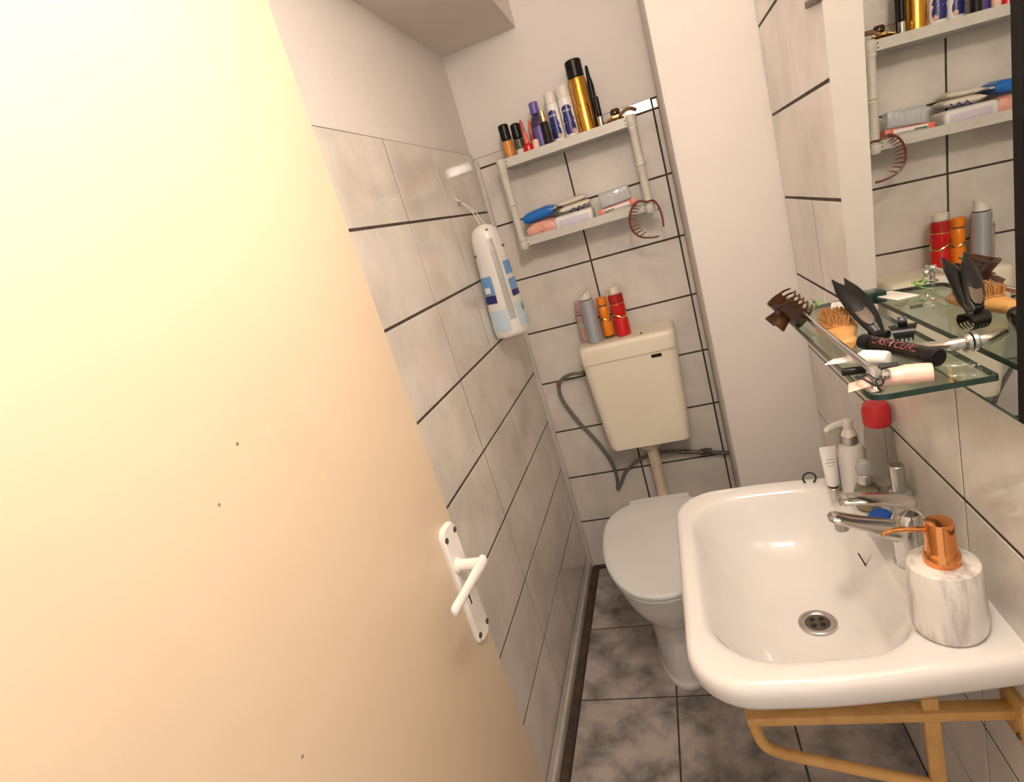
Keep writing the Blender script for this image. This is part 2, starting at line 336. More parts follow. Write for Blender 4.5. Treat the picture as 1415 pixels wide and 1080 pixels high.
# ------------------------------------------------------------------ sink
SY = -1.126; SZ = 0.737
def sink_ring(u0, u1, hw, r_front, r_back, z, n=9, m=7):
    pts = rrect(-hw, hw, u0, u1, (r_back, r_back, r_front, r_front), n, m); out = []
    for a, u in pts:
        k = 1 - 0.095 * max(0.0, min(1.0, (0.235 - u) / 0.235)) ** 1.3          # narrower towards the wall
        out.append((W - u, SY + a * k, z))
    return out
sk = thing('wash_basin', 'white ceramic washbasin mounted on the tiled right wall', 'sink', (0, 0, 0))
rings = [sink_ring(.10, .30, .12, .06, .06, .572), sink_ring(.03, .36, .215, .10, .05, .645), sink_ring(.0, .388, .254, .085, .012, .685), sink_ring(.0, .401, .268, .085, .012, .693),
         sink_ring(.0, .405, .273, .085, .012, .715), sink_ring(.0, .403, .271, .085, .012, .729), sink_ring(.0, .396, .264, .082, .012, .7355), sink_ring(.004, .388, .256, .08, .012, SZ),
         sink_ring(.080, .378, .240, .10, .08, .7365), sink_ring(.088, .371, .229, .10, .085, .731), sink_ring(.094, .364, .221, .10, .085, .716), sink_ring(.104, .346, .204, .10, .085, .672),
         sink_ring(.116, .318, .170, .09, .08, .632), sink_ring(.138, .282, .110, .07, .07, .608), sink_ring(.168, .228, .034, .028, .028, .600)]
obj('basin', sloft(rings, 3), 'ceramic', sk, sharp=50)
DC = (W - 0.196, SY - 0.006, 0.6025)
dr = obj('drain', lathe([(0.031, -0.002), (0.031, 0.0015), (0.0285, 0.0035), (0.021, 0.0022), (0.0195, -0.001)], 36, DC), 'steel', sk, 'round steel drain', sharp=60)
gr = obj('drain_grate', lathe([(0.0197, -0.0006), (0.0197, 0.0004), (0.014, 0.0012), (0.0, 0.0020)], 28, DC), 'dark_steel', dr, 'dark inner grate')
for a in range(4):
    g = math.radians(45 + 90 * a); obj('drain_hole', lathe([(0.0046, 0.0006), (0.0046, 0.0022)], 14, (DC[0] + 0.0100 * math.cos(g), DC[1] + 0.0100 * math.sin(g), DC[2])), 'hole_black', dr)
OX = W - 0.1045
obj('overflow_slot', sloft([[(OX + 0.0012 * math.cos(g) + 0.34 * dz * -1, SY + 0.034 + dy + 0.0022 * k * math.sin(g), 0.690 + dz) for g in [2 * math.pi * j / 10 for j in range(10)]] for dz, dy, k in ((.012, .004, .3), (.008, .003, .9), (0, 0, 1.1), (-.008, -.004, .9), (-.012, -.007, .3))], 3), 'hole_black', sk, 'dark overflow slot')

# tap
tp = thing('mixer_tap', 'chrome single lever mixer tap on the washbasin ledge', 'tap', (0.808, -1.172, SZ))
obj('body', sloft([[(x + rx * math.cos(a), ry * math.sin(a), z) for a in [2 * math.pi * j / 24 for j in range(24)]] for x, rx, ry, z in ((0, .024, .025, 0), (0, .0225, .0235, .006), (-.001, .0205, .0215, .03), (-.003, .0215, .022, .058), (0.002, .0215, .0215, .078), (0.004, .018, .018, .088))], 3), 'chrome', tp)
def oval(cx, cz, hw, hh, sl, n=20): return [(cx + math.sin(sl) * hh * math.sin(2 * math.pi * j / n), hw * math.cos(2 * math.pi * j / n), cz + math.cos(sl) * hh * math.sin(2 * math.pi * j / n)) for j in range(n)]
sp = obj('spout', sloft([oval(0.006, .050, .018, .020, 0), oval(-.030, .062, .0185, .017, -.1), oval(-.062, .077, .018, .0125, -.3), oval(-.088, .089, .0175, .010, -.25), oval(-.100, .092, .0150, .0075, 0), oval(-.106, .092, .008, .004, 0)], 4), 'chrome', tp, sharp=50)
obj('aerator', lathe([(0.010, 0), (0.010, 0.012)], 18, (-0.089, 0, 0.0715)), 'steel', tp)
obj('lever', sloft([oval(.020, .080, .014, .010, .2), oval(.012, .098, .0195, .012, .3), oval(-.012, .109, .0195, .0085, .1), oval(-.045, .117, .018, .0065, 0), oval(-.072, .121, .0165, .006, 0), oval(-.084, .120, .013, .006, 0), oval(-.089, .117, .006, .003, 0)], 4), 'chrome', tp, sharp=50)

# wall bracket below the sink
bk = thing('sink_bracket', 'yellow ochre painted steel bracket under the washbasin', 'bracket', (0, 0, 0)); BY = -1.325
q = lambda px, py: (lambda p: (p.x, BY, p.z))(at(px, py, 'Y', BY))
a0, a1, a2, a3, a4, a5 = q(1036, 968), q(1042, 1005), q(1056, 1028), q(1082, 1040), q(1150, 1055), q(1290, 1084)
sl = (a5[2] - a4[2]) / (a5[0] - a4[0]); wallpt = (W - 0.004, BY, a5[2] + sl * (W - 0.004 - a5[0]))
zt = q(1290, 985)[2]
obj('top_rail', xf(rbox(0.522, W, -0.011, 0.011, -0.0075, 0.0075, 0.002), T(0, BY, zt + 0.003)), 'bracket_paint', bk)
obj('brace', tube([(0.531, BY, zt + 0.004), (a1[0] + 0.002, BY, a1[2]), a2, a3, a4, a5, wallpt], 0.0085, 14, 5), 'bracket_paint', bk)
v0, v1 = q(1291, 985), q(1291, 1076)
obj('upright', rbox((v0[0] + v1[0]) / 2 - 0.010, (v0[0] + v1[0]) / 2 + 0.010, BY - 0.006, BY + 0.006, v1[2] - 0.004, 0.634, 0.002), 'bracket_paint', bk)
fp = obj('wall_flange', rbox(W - 0.008, W, BY - 0.028, BY + 0.028, zt - 0.035, zt + 0.035, 0.002), 'bracket_paint', bk)
for s in (-1, 1): obj('flange_screw', xf(lathe([(0.005, 0), (0.004, 0.003)], 10), T(W - 0.0075, BY + 0.019 * s, zt - 0.022) @ R(-90, 'Y')), 'dark_screw', fp)

# ------------------------------------------------------------------ mirror, leaning slightly out at its lower edge
def mx(y, z): return 0.8461 - 0.0071 * (y + 1.1) + 0.0302 * (z - 1.2)
MY0, MY1, MZ0, MZ1 = -1.408, -0.908, 1.064, 1.70
def slab(y0, y1, z0, z1, n0, n1):
    V = [(mx(y, z) + n, y, z) for n in (n0, n1) for y in (y0, y1) for z in (z0, z1)]
    return V, [(0, 1, 3, 2), (4, 6, 7, 5), (0, 4, 5, 1), (2, 3, 7, 6), (0, 2, 6, 4), (1, 5, 7, 3)]
mr = thing('wall_mirror', 'frameless rectangular mirror on the tiled wall above the glass shelf', 'mirror')
obj('mirror_pane', slab(MY0, MY1, MZ0, MZ1, 0.0, 0.0012), 'mirror_glass', mr)
obj('backing', slab(MY0 - 0.0006, MY1 + 0.0006, MZ0 - 0.0006, MZ1, 0.0013, 0.0030), 'mirror_edge', mr)
obj('lower_edge', slab(MY0, MY1, MZ0 - 0.002, MZ0, -0.0008, 0.0030), 'mirror_edge', mr)
obj('edge_strip', slab(MY0 - 0.015, MY0 - 0.0006, MZ0 - 0.002, MZ1, -0.0008, 0.0030), 'black_trim', mr, 'black edge strip')
h0, h1 = at(1115, 7, 'X', W - 0.004), at(1146, -9, 'X', W - 0.004)
hk = obj('wall_clip', join(xf(rbox(-0.004, 0.004, -(h1 - h0).length / 2, (h1 - h0).length / 2, -0.0055, 0.0055, 0.002), T(*((h0 + h1) / 2)) @ R(math.degrees(math.atan2(h1.z - h0.z, h1.y - h0.y)), 'X')),
    xf(lathe([(.004, 0), (.0035, .003)], 10), T(W - 0.0078, h1.y * .7 + h0.y * .3, h1.z * .7 + h0.z * .3) @ R(-90, 'Y'))), 'valve_metal')
tag(hk, 'small grey metal clip on the tiles beside the mirror', 'clip')

# ------------------------------------------------------------------ glass shelf
GZ = 1.112; GX0, GX1, GY0, GY1 = 0.7195, 0.8335, -1.402, -0.955
gs = thing('glass_shelf', 'clear glass shelf with chrome front rail below the mirror', 'shelf')
out = rrect(GX0, GX1, GY0, GY1, (0.016, 0.003, 0.003, 0.016)); inn = rrect(GX0 + 0.0012, GX1 - 0.0012, GY0 + 0.0012, GY1 - 0.0012, (0.015, 0.002, 0.002, 0.015))
obj('glass_pane', loft([[(a, b, GZ - 0.006) for a, b in inn], [(a, b, GZ) for a, b in inn]]), 'shelf_glass', gs)
n = len(out)
obj('polished_edge', ([(a, b, GZ - 0.0062) for a, b in out] + [(a, b, GZ + 0.0001) for a, b in out] + [(a, b, GZ + 0.0001) for a, b in inn] + [(a, b, GZ - 0.0062) for a, b in inn],
    [(i + o * n, (i + 1) % n + o * n, (i + 1) % n + ((o + 1) % 4) * n, i + ((o + 1) % 4) * n) for o in range(4) for i in range(n)]), 'glass_edge', gs, 'dark green glass edge')
RX, RZ = 0.729, GZ + 0.022
rl = obj('rail', tube([(RX, -1.386, RZ), (RX, -0.925, RZ)], 0.0042, 12), 'chrome', gs, 'chrome rail')
for y in (-1.386, -0.942):
    ps = obj('rail_post', lathe([(0.0085, 0), (0.0085, 0.0025), (0.0042, 0.005), (0.0042, 0.012), (0.0068, 0.016), (0.0072, 0.022), (0.0055, 0.028), (0.0, 0.029)], 16, (RX, y, GZ)), 'chrome', gs)
    obj('end_knob', lathe([(0.0, -0.0055), (0.004, -0.004), (0.0055, 0), (0.004, 0.004), (0.0, 0.0055)], 12, (RX + 0.010, y - 0.004, GZ + 0.018)), 'chrome', ps)
for y in (-1.318,):
    x = mx(y, GZ) - 0.0005
    br = obj('shelf_bracket', join(tube([(x - 0.046, y + 0.030, GZ + 0.0055), (x - 0.034, y + 0.018, GZ + 0.0075), (x - 0.018, y + .002, GZ + 0.010), (x - 0.003, y, GZ + 0.010)], [0.0050, 0.0060, 0.0072, 0.0078, 0.008], 14, 4),
        xf(lathe([(0.011, 0), (0.011, 0.004), (0.009, 0.006)], 18), T(x, y, GZ + 0.010) @ R(-90, 'Y'))), 'steel', gs, 'chrome shelf bracket')

cx = mx(-.972, GZ)
obj('shelf_clamp', rbox(cx - .030, cx - .0005, -.990, -.954, GZ - .010, GZ + .009, .002), 'glass_edge', gs, 'dark green glass clamp')

# ------------------------------------------------------------------ toilet
TX = 0.365
def egg(hw, yb, yf, z, cy=-0.46, n=40, sq=2.6):
    out = []
    for j in range(n):
        a = 2 * math.pi * j / n; ca, sa = math.cos(a), math.sin(a)
        if sa >= 0: x = hw * math.copysign(abs(ca) ** (2 / sq), ca); y = cy + (yb - cy) * abs(sa) ** (2 / sq)
        else: x = hw * math.copysign(abs(ca) ** (2 / 2.15), ca); y = cy + (yf - cy) * abs(sa) ** (2 / 2.0)
        out.append((TX + x, y, z))
    return out
tl = thing('toilet', 'white floor standing toilet with its grey lid closed', 'toilet')
obj('bowl', sloft([egg(.094, -.215, -.664, 0, sq=4), egg(.094, -.215, -.664, .012, sq=4), egg(.090, -.215, -.655, .03, sq=4), egg(.090, -.215, -.650, .12, sq=4), egg(.092, -.215, -.652, .195, sq=4), egg(.110, -.215, -.685, .232, sq=3.2), egg(.146, -.22, -.738, .30, sq=3), egg(.165, -.22, -.768, .37), egg(.168, -.22, -.775, .388), egg(.160, -.225, -.768, .394)], 3), 'toilet_ceramic', tl, sharp=55)
obj('seat', loft([egg(.171, -.285, -.780, .394), egg(.173, -.285, -.783, .397), egg(.173, -.285, -.783, .402), egg(.171, -.285, -.780, .405)]), 'lid_plastic', tl)
ld = obj('lid', sloft([egg(.172, -.282, -.782, .406), egg(.175, -.280, -.786, .408), egg(.176, -.280, -.787, .416), egg(.170, -.284, -.780, .4225), egg(.150, -.300, -.755, .4245), egg(.10, -.35, -.68, .4255)], 3), 'lid_plastic', tl, 'pale grey closed lid', sharp=55)
obj('hinge_bar', rbox(TX - 0.10, TX + 0.10, -.285, -.262, .394, .420, .006), 'lid_plastic', tl)
# cistern
cs = thing('cistern', 'cream plastic flush cistern hung on the back wall tiles', 'cistern')
def cring(x0, x1, yf, z, r): return [(a, b, z) for a, b in rrect(x0, x1, yf, -0.001, (r, r, 0.006, 0.006))]
obj('tank', sloft([cring(.250, .482, -.120, .547, .02), cring(.232, .500, -.137, .552, .025), cring(.226, .507, -.143, .566, .03), cring(.216, .516, -.150, .70, .03), cring(.206, .525, -.156, .882, .03)], 3), 'cistern_plastic', cs, sharp=60)
cl = obj('tank_lid', sloft([cring(.204, .527, -.158, .883, .03), cring(.203, .528, -.159, .887, .03), cring(.203, .528, -.159, .925, .03), cring(.207, .524, -.155, .940, .03), cring(.216, .515, -.146, .9465, .028), cring(.24, .49, -.12, .948, .02)], 3), 'cistern_plastic', cs, sharp=60)
p0 = at(907, 491, 'Y', -.158)
bd = obj('badge', xf(rbox(-.017, .017, -.002, .002, -.0055, .0055, .001), T(p0.x, -.1565, p0.z)), 'black_plastic', cs, 'small black maker badge')
obj('inlet_nut', xf(lathe([(0.013, 0), (0.013, 0.012), (0.009, 0.014), (0.009, 0.032)], 8), T(.216, -.05, .835) @ R(-90, 'Y')), 'valve_metal', cs)
# flush pipe
fp_ = thing('flush_pipe', 'cream plastic flush pipe between cistern and toilet bowl', 'pipe')
obj('pipe', tube([(TX - .002, -.075, .548), (TX, -.075, .40), (TX, -.085, .335), (TX, -.13, .305), (TX, -.214, .300)], 0.0205, 20, 5), 'pipe_cream', fp_)
obj('upper_nut', lathe([(0.026, -.032), (0.034, -.026), (0.034, -.004), (0.030, 0.0)], 24, (TX - .002, -.075, .548)), 'pipe_cream', fp_)
obj('lower_collar', xf(lathe([(0.028, 0), (0.028, 0.02), (0.022, 0.026)], 22), T(TX, -.2145, .300) @ R(-90, 'X')), 'pipe_cream', fp_)
# water hose with the valve on the pier side
def bw(px, py, y): p = at(px, py, 'Y', y); return (p.x, p.y, p.z)
hs = thing('water_hose', 'braided grey water hose looping from cistern to wall valve', 'hose')
P = [(.190, -.05, .835), bw(786, 518, -.045), bw(773, 530, -.03), bw(777, 552, -.022), bw(800, 583, -.018), bw(826, 611, -.016), bw(846, 640, -.016), bw(853, 662, -.016), (bw(854, 675, -.016)), bw(858, 668, -.016), bw(864, 652, -.016), bw(880, 637, -.016), bw(900, 628, -.016), bw(925, 624, -.018), bw(945, 624, -.02)]
obj('braided_hose', tube(P, 0.0065, 10, 5), 'hose', hs)
obj('rusty_spot', tube([bw(771, 527, -.031), bw(772, 534, -.029)], 0.0070, 10), 'rust', hs, 'rusty red spot')
obj('hose_end', tube([bw(938, 624, -.02), bw(955, 624, -.02)], 0.0085, 8), 'valve_metal', hs)
vv = thing('stop_valve', 'grimy metal stop valve on the tiles beside the pier', 'valve')
obj('supply_pipe', tube([bw(955, 624, -.02), (PIER_X - 0.001, -.02, at(1005, 626, 'Y', -.02).z)], 0.0075, 10), 'valve_metal', vv)
x = at(975, 623, 'Y', -.02)
obj('valve_body', xf(lathe([(0.009, -.022), (0.0125, -.018), (0.0125, .006), (0.010, .012), (0.010, .022)], 8), T(x.x, -.022, x.z) @ R(90, 'Y')), 'valve_metal', vv)
obj('valve_knob', xf(lathe([(0.005, 0), (0.005, .012), (0.010, .014), (0.010, .022), (0.007, .024)], 10), T(x.x, -.03, x.z + .004) @ R(60, 'X')), 'black_matte', vv)

# ------------------------------------------------------------------ two-tier wall shelf
ws = thing('wall_shelf', 'small white two tier shelf with turned posts above the cistern', 'shelf')
SX0, SX1, SF = 0.122, 0.528, -0.128
for z in (1.573, 1.322):
    tr = obj('tray', join(box(SX0, SX1, SF, -0.004, z + .004, z + .008), box(SX0, SX1, SF - .0025, SF, z, z + .027), box(SX0, SX1, -0.006, -0.0035, z, z + .027),
        box(SX0, SX0 + .0025, SF, -0.006, z, z + .012), box(SX1 - .0025, SX1, SF, -0.006, z, z + .012)), 'shelf_white', ws)
    for sx in (SX0 + .013, SX1 - .013):
        for dz in (.007, .018): obj('screw', xf(lathe([(.0022, 0), (.0018, .0012)], 8), T(sx, SF - .0024, z + dz) @ R(90, 'X')), 'dark_screw', tr)
prof = [(.010, 0), (.0115, .003), (.0115, .022), (.010, .025), (.0112, .028), (.0112, .032), (.0098, .036), (.0098, .065), (.0098, .10), (.0098, .126), (.0115, .130), (.0115, .135), (.0090, .139), (.0115, .143), (.0115, .148), (.0098, .152), (.0098, .178), (.0098, .215), (.0098, .245), (.0112, .248), (.0112, .252), (.0100, .256), (.0115, .259), (.0115, .283), (.009, .288), (.0, .289)]
for x in (SX0 - .004, SX1 + .006):
    for y in (SF - .004,): obj('post', lathe([(r * 1.28, z) for r, z in prof], 18, (x, y, 1.314)), 'post_white', ws)
ZT, ZL = 1.5812, 1.3302

# --- bottles helper: list of (part name, profile, material) stacked at one spot
def bottle(name, label, cat, loc, parts, group=None, rot=(0, 0, 0), n=24):
    t = thing(name, label, cat, loc, rot, group)
    for pn, prof, m in parts: obj(pn, lathe(prof, n), m, t)
    return t
G1 = 'toiletries on the top tier of the wall shelf'
def cyl(r, z0, z1, b=0.002): return [(r - b, z0), (r, z0 + b), (r, z1 - b), (r - b, z1)]
bottle('deodorant_can', 'orange deodorant can with black cap at the shelf end', 'can', (.146, -.085, ZT), [('can', cyl(.0175, 0, .072), 'orange'), ('cap', cyl(.0168, .072, .123, .004), 'black_plastic')], G1)
bottle('roll_on', 'olive roll-on bottle with black cap and white base', 'bottle', (.181, -.072, ZT), [('base', cyl(.0165, 0, .038), 'off_white'), ('body', cyl(.0163, .038, .068), 'olive'), ('cap', cyl(.0158, .068, .116, .004), 'black_plastic')], G1)
bottle('nail_polish', 'round glossy red nail polish bottle', 'nail polish', (.212, -.106, ZT), [('bottle', [(.010, 0), (.0155, .004), (.0170, .020), (.0150, .036), (.007, .044)], 'red'), ('cap', [(.0075, .042), (.0070, .068), (.0045, .076)], 'coral')], G1)
bottle('nail_polish', 'small pale pink nail polish bottle', 'nail polish', (.239, -.112, ZT), [('bottle', cyl(.0105, 0, .016, .003), 'peach'), ('cap', [(.0105, .016), (.011, .034), (.009, .045), (.0, .047)], 'light_pink')], G1)
bottle('lip_gloss', 'tall red lip gloss tube leaning behind the red nail polish', 'lip gloss', (.206, -.060, ZT), [('tube', cyl(.0065, 0, .075), 'coral'), ('cap', [(.006, .075), (.0055, .112), (.003, .122)], 'lip_red')], G1, (0, -3, 0))
bottle('lip_gloss', 'slim orange-red lip gloss tube beside the purple bottle', 'lip gloss', (.222, -.055, ZT), [('tube', cyl(.0065, 0, .070), 'red'), ('cap', [(.006, .070), (.0050, .108), (.003, .113)], 'coral')], G1, (0, 2, 0))
t = bottle('micellar_bottle', 'clear violet bottle with purple cap and purple label', 'bottle', (.254, -.070, ZT), [('bottle', [(.021, 0), (.0225, .003), (.0225, .095), (.018, .112), (.010, .120)], 'violet_clear'), ('cap', cyl(.0145, .120, .157, .003), 'violet'), ('label_band', [(.0229, .020), (.0229, .082)], 'violet')], G1)
t = bottle('perfume_roller', 'slim dark see-through perfume bottle with golden cap', 'bottle', (.279, -.105, ZT), [('bottle', cyl(.0125, 0, .085), 'smoky_plastic'), ('cap', cyl(.0085, .085, .118), 'gold_shiny'), ('core', cyl(.007, .004, .080), 'olive')], G1)
def nivea(loc, h, r, label, tilt):
    t = bottle('deodorant_spray', label, 'can', loc, [('can', cyl(r, 0, h * .80), 'white_tube'), ('cap', [(r - .001, h * .80), (r - .001, h * .97), (r - .004, h)], 'off_white'), ('base_band', cyl(r + .0002, .004, .022, .0005), 'pale_blue')], G1, tilt)
    a = -100
    lb = obj('label', wrap_patch(r + .0005, a, {'z': (.030, .115), 'f': lambda v: (r * .95 * math.sin(math.pi * (0.25 + 0.52 * min(1, v / .45))) if v < .45 else r * .95 * (1 - .30 * math.sin((v - .45) / .55 * math.pi)) * math.sqrt(max(0.0, 1 - max(0, (v - .8) / .2) ** 2)) + .0004, 0)}, n=24), 'navy', t, 'navy blue curved label')
    obj('lettering', wrap(text('NIVEA', .0088), r + .0008, a, .098), 'white_tube', lb)
    for dz, wd in ((.074, .009), (.068, .011), (.063, .007)): obj('print_line', wrap(([(-wd, -.0012, 0), (wd, -.0012, 0), (wd, .0012, 0), (-wd, .0012, 0)], [(0, 1, 2, 3)]), r + .0008, a, dz), 'pale_blue', lb)
    obj('print_spot', wrap_patch(r + .0009, a + 30, {'z': (.028, .044), 'f': lambda v: (.006 * math.sin(math.pi * v) + .0005, 0)}, n=8), 'skin_pink_print', lb)
nivea((.309, -.066, ZT), .168, .0195, 'smaller white deodorant spray with navy label beside the perfume bottle', (0, 0, 0))
nivea((.352, -.070, ZT), .172, .0215, 'wider white deodorant spray with navy label beside the golden hairspray', (0, 0, 12))
t = bottle('hairspray_can', 'tall golden hairspray can with black cap', 'can', (.402, -.072, ZT), [('can', [(.023, 0), (.0262, .003), (.0262, .168), (.0245, .176)], 'gold'), ('cap', cyl(.0252, .176, .229, .004), 'black_plastic')], G1)
ring = [(0.019 * math.cos(a), 0.031 * math.sin(a) + .125, 0) for a in [math.radians(95 + 10 * i) for i in range(19)]]
obj('ring_print', tube([p for p in wrap((ring, []), .0262, -85)[0]], .0009, 6), 'olive', t)
bottle('mascara_wand', 'tall black pointed mascara standing behind the golden hairspray', 'mascara', (.438, -.062, ZT), [('tube', cyl(.0095, 0, .075), 'smoky_plastic'), ('tube_core', cyl(.007, .003, .072), 'black_plastic'), ('cap', [(.0095, .075), (.0095, .150), (.006, .170), (.005, .196), (.003, .203)], 'black_plastic')], G1)
bottle('eyeliner', 'short shiny chrome eyeliner beside the tall black mascara', 'eyeliner', (.446, -.098, ZT), [('tube', cyl(.0085, 0, .050), 'chrome'), ('cap', cyl(.0085, .050, .105), 'black_plastic')], G1)
pf = thing('perfume_bottle', 'flat amber perfume bottle with golden collar and round cap', 'bottle', (.490, -.075, ZT), (0, 0, 0), G1)
obj('bottle', rbox(-.030, .026, -.016, .016, 0, .030, .005, 3), 'amber_clear', pf); obj('liquid', rbox(-.026, .022, -.012, .012, .003, .022, .003), 'brown_box', pf)
obj('collar', rbox(-.016, .020, -.010, .010, .030, .040, .002), 'gold_shiny', pf); obj('stopper', lathe([(.012, .040), (.015, .044), (.015, .052), (.011, .058), (0, .060)], 20, (.002, 0, 0)), 'brown_clear', pf)
obj('gold_chain', tube([(-.040, -.012, .022), (-.032, -.015, .027), (-.024, -.014, .031), (-.016, -.012, .034)], .0028, 8, 3), 'gold_shiny', pf)
t = tag(obj('hair_clasp', tube([(.505, -.118, ZT + .030), (.520, -.112, ZT + .040), (.538, -.100, ZT + .042), (.552, -.080, ZT + .036)], .0055, 10, 4), 'brown_box'), 'brown curved hair clasp lying over the shelf post top', 'hair clasp')

# --- lower tier
def pillow(x0, x1, y0, y1, z0, z1, seal=0.0, n=24, puff=2.4):
    """soft sealed pack: superelliptic cross sections along x that close at both ends"""
    rings = []
    for i in range(9):
        s = i / 8; k = max(0.28, (1 - abs(2 * s - 1) ** 7)) if seal else max(.55, 1 - abs(2 * s - 1) ** 6 * .5)
        cy, cz, hy_, hz_ = (y0 + y1) / 2, (z0 + z1) / 2, (y1 - y0) / 2 * (0.92 + 0.08 * k), (z1 - z0) / 2 * k
        rings.append([(x0 + (x1 - x0) * s, cy + hy_ * math.copysign(abs(math.cos(a)) ** (2 / puff), math.cos(a)), cz + hz_ * math.copysign(abs(math.sin(a)) ** (2 / puff), math.sin(a))) for a in [2 * math.pi * j / n for j in range(n)]])
    return sloft(rings, 2)
G2 = 'packs on the lower tier of the wall shelf'
pk = tag(obj('hygiene_pack', pillow(.138, .238, -.115, -.02, ZL, ZL + .058, 0, 24, 3.2), 'peach'), 'soft pink hygiene pack with red print under the blue pack', 'pack', G2)
pb = thing('tissue_pack', 'crumpled bright blue tissue pack lying on the pink pack', 'pack', (.188, -.067, ZL + .079), (4, -5, 0), G2)
obj('pack', pillow(-.056, .050, -.045, .045, -.018, .018, 0, 24, 3.4), 'blue', pb); obj('seal_end', rbox(.046, .062, -.04, .04, -.002, .004, .001), 'bag_grey', pb)
pw = thing('wipes_pack', 'white and lilac wipes pack under the cream pack', 'pack', (.296, -.074, ZL + .026), (0, 0, 0), G2)
obj('pack', rbox(-.062, .064, -.048, .048, -.026, .026, .009, 3), 'soft_white', pw); obj('front_panel', rbox(-.046, .050, -.0492, -.0470, -.016, .014, .0008), 'lilac', pw)
lab = obj('top_panel', rbox(-.048, .052, -.046, .010, .0255, .0268, .0004), 'white_tube', pw)
cr = thing('pad_pack', 'folded cream pad pack with navy script on top of the wipes', 'pack', (.306, -.066, ZL + .079), (3, -2, 0), G2)
obj('pack', join(pillow(-.052, .050, -.042, .042, -.020, .002, 1), pillow(-.050, .040, -.036, .046, .001, .020, 1)), 'cream_pack', cr)
obj('lettering', xf(([(x, .0045 * math.sin(x * 330), 0) for x in [-.026 + .002 * i for i in range(27)]] + [(x, .0045 * math.sin(x * 330) - .004, 0) for x in [-.026 + .002 * i for i in range(27)]], [(i, i + 1, i + 28, i + 27) for i in range(26)]), T(.010, -.0430, -.014) @ R(90, 'X')), 'navy', cr, 'navy wavy script')
bx = thing('medicine_box', 'flat red and white box with green panel', 'box', (.436, -.072, ZL + .019), (0, -3, 3), G2)
obj('carton', rbox(-.058, .060, -.035, .038, -.018, .018, .001), 'paper', bx); obj('red_end', rbox(-.059, -.042, -.0358, -.034, -.0178, .0178, .0003), 'coral', bx); obj('red_edge', rbox(.040, .061, -.0358, .0385, -.0185, .0185, .0006), 'coral', bx)
obj('green_panel', rbox(-.041, -.010, -.0358, -.034, -.013, .010, .0003), 'green_print', bx); obj('top_line', rbox(-.042, .040, -.0357, -.034, .0155, .0182, .0003), 'coral', bx)
tc = thing('plastic_case', 'frosted clear plastic case standing on the medicine box', 'case', (.438, -.060, ZL + .039), (-4, -3, 3), G2)
obj('case', rbox(-.052, .046, -.024, .024, 0, .046, .006, 3), 'milky', tc)
for i in range(5): obj('rib', rbox(-.040 + .017 * i, -.034 + .017 * i, -.0255, -.0235, .006, .042, .0007), 'milky', tc)
cm = thing('cream_tube', 'squeezed beige and orange cream tube in front of the medicine box', 'tube', (.376, -.113, ZL + .010), (0, -7, -2), G2)
obj('tube', sloft([[(x, hy_ * math.cos(a), hz_ * math.sin(a)) for a in [2 * math.pi * j / 16 for j in range(16)]] for x, hy_, hz_ in ((.012, .008, .008), (.03, .009, .009), (.08, .0105, .007), (.118, .012, .0012))], 3), 'milky_warm', cm); obj('cap', xf(lathe([(.007, -.010), (.008, .012)], 14), R(90, 'Y')), 'bright_orange', cm)

# --- banana clip hung on the right post
bc = thing('banana_clip', 'dark red-brown banana hair clip hanging from the right shelf post', 'hair clip')
def cp(px, py, y=-.150): p = at(px, py, 'Y', y); return (p.x, p.y, p.z)
left = [cp(894, 279), cp(882, 278), cp(873, 288), cp(870, 303), cp(874, 318), cp(885, 327), cp(900, 328), cp(911, 326)]
right = [cp(894, 279), cp(903, 277, -.142), cp(910, 285, -.140), cp(915, 299, -.138), cp(917, 313, -.138)]
lo = obj('arm', tube(left, .0032, 8, 5), 'comb_brown', bc); ro = obj('arm', tube(right, .0032, 8, 5), 'comb_brown', bc)
for i, (px, py, dx, dy) in enumerate([(876, 284, 10, 2), (873, 288, 11, 1), (871, 293, 11, 0), (870, 298, 10, -1), (870, 303, 11, -1), (871, 308, 11, -2), (873, 313, 11, -3), (876, 318, 10, -4), (880, 322, 9, -5), (885, 326, 8, -6)]):
    obj('tooth', tube([cp(px, py), cp(px + dx, py + dy)], [.0021, .0011], 6), 'comb_brown', lo)
for px, py in ((905, 279), (910, 286)): obj('tooth', tube([cp(px, py, -.14), cp(px - 2, py + 5, -.14)], [.0021, .0011], 6), 'comb_brown', ro)

# ------------------------------------------------------------------ bottles on the cistern
G3 = 'bottles standing on the cistern lid'; ZC = 0.9475
bottle('lotion_bottle', 'pale pink see-through lotion bottle behind the grey spray can', 'bottle', (.236, -.050, ZC), [('bottle', cyl(.0250, 0, .108, .003), 'pink_clear'), ('dark_band', cyl(.0253, .052, .070, .0005), 'bag_grey'), ('lower_band', cyl(.0253, .098, .101, .0003), 'black_matte'), ('cap', cyl(.0190, .108, .145, .003), 'pink_clear')], G3)
t = bottle('spray_can', 'slim blue-grey spray can with slanted white nozzle', 'can', (.268, -.104, ZC), [('can', cyl(.0250, 0, .150, .003), 'can_grey'), ('base_print', cyl(.0217, .002, .026, .0004), 'off_white'), ('dark_ring', cyl(.0210, .150, .153, .0004), 'black_matte')], G3)
obj('nozzle', loft([[(.0202 * math.cos(a), .0202 * math.sin(a), .153) for a in [2 * math.pi * j / 20 for j in range(20)]], [(.0180 * math.cos(a), .0180 * math.sin(a), .172 + .011 * math.cos(a)) for a in [2 * math.pi * j / 20 for j in range(20)]]]), 'off_white', t)
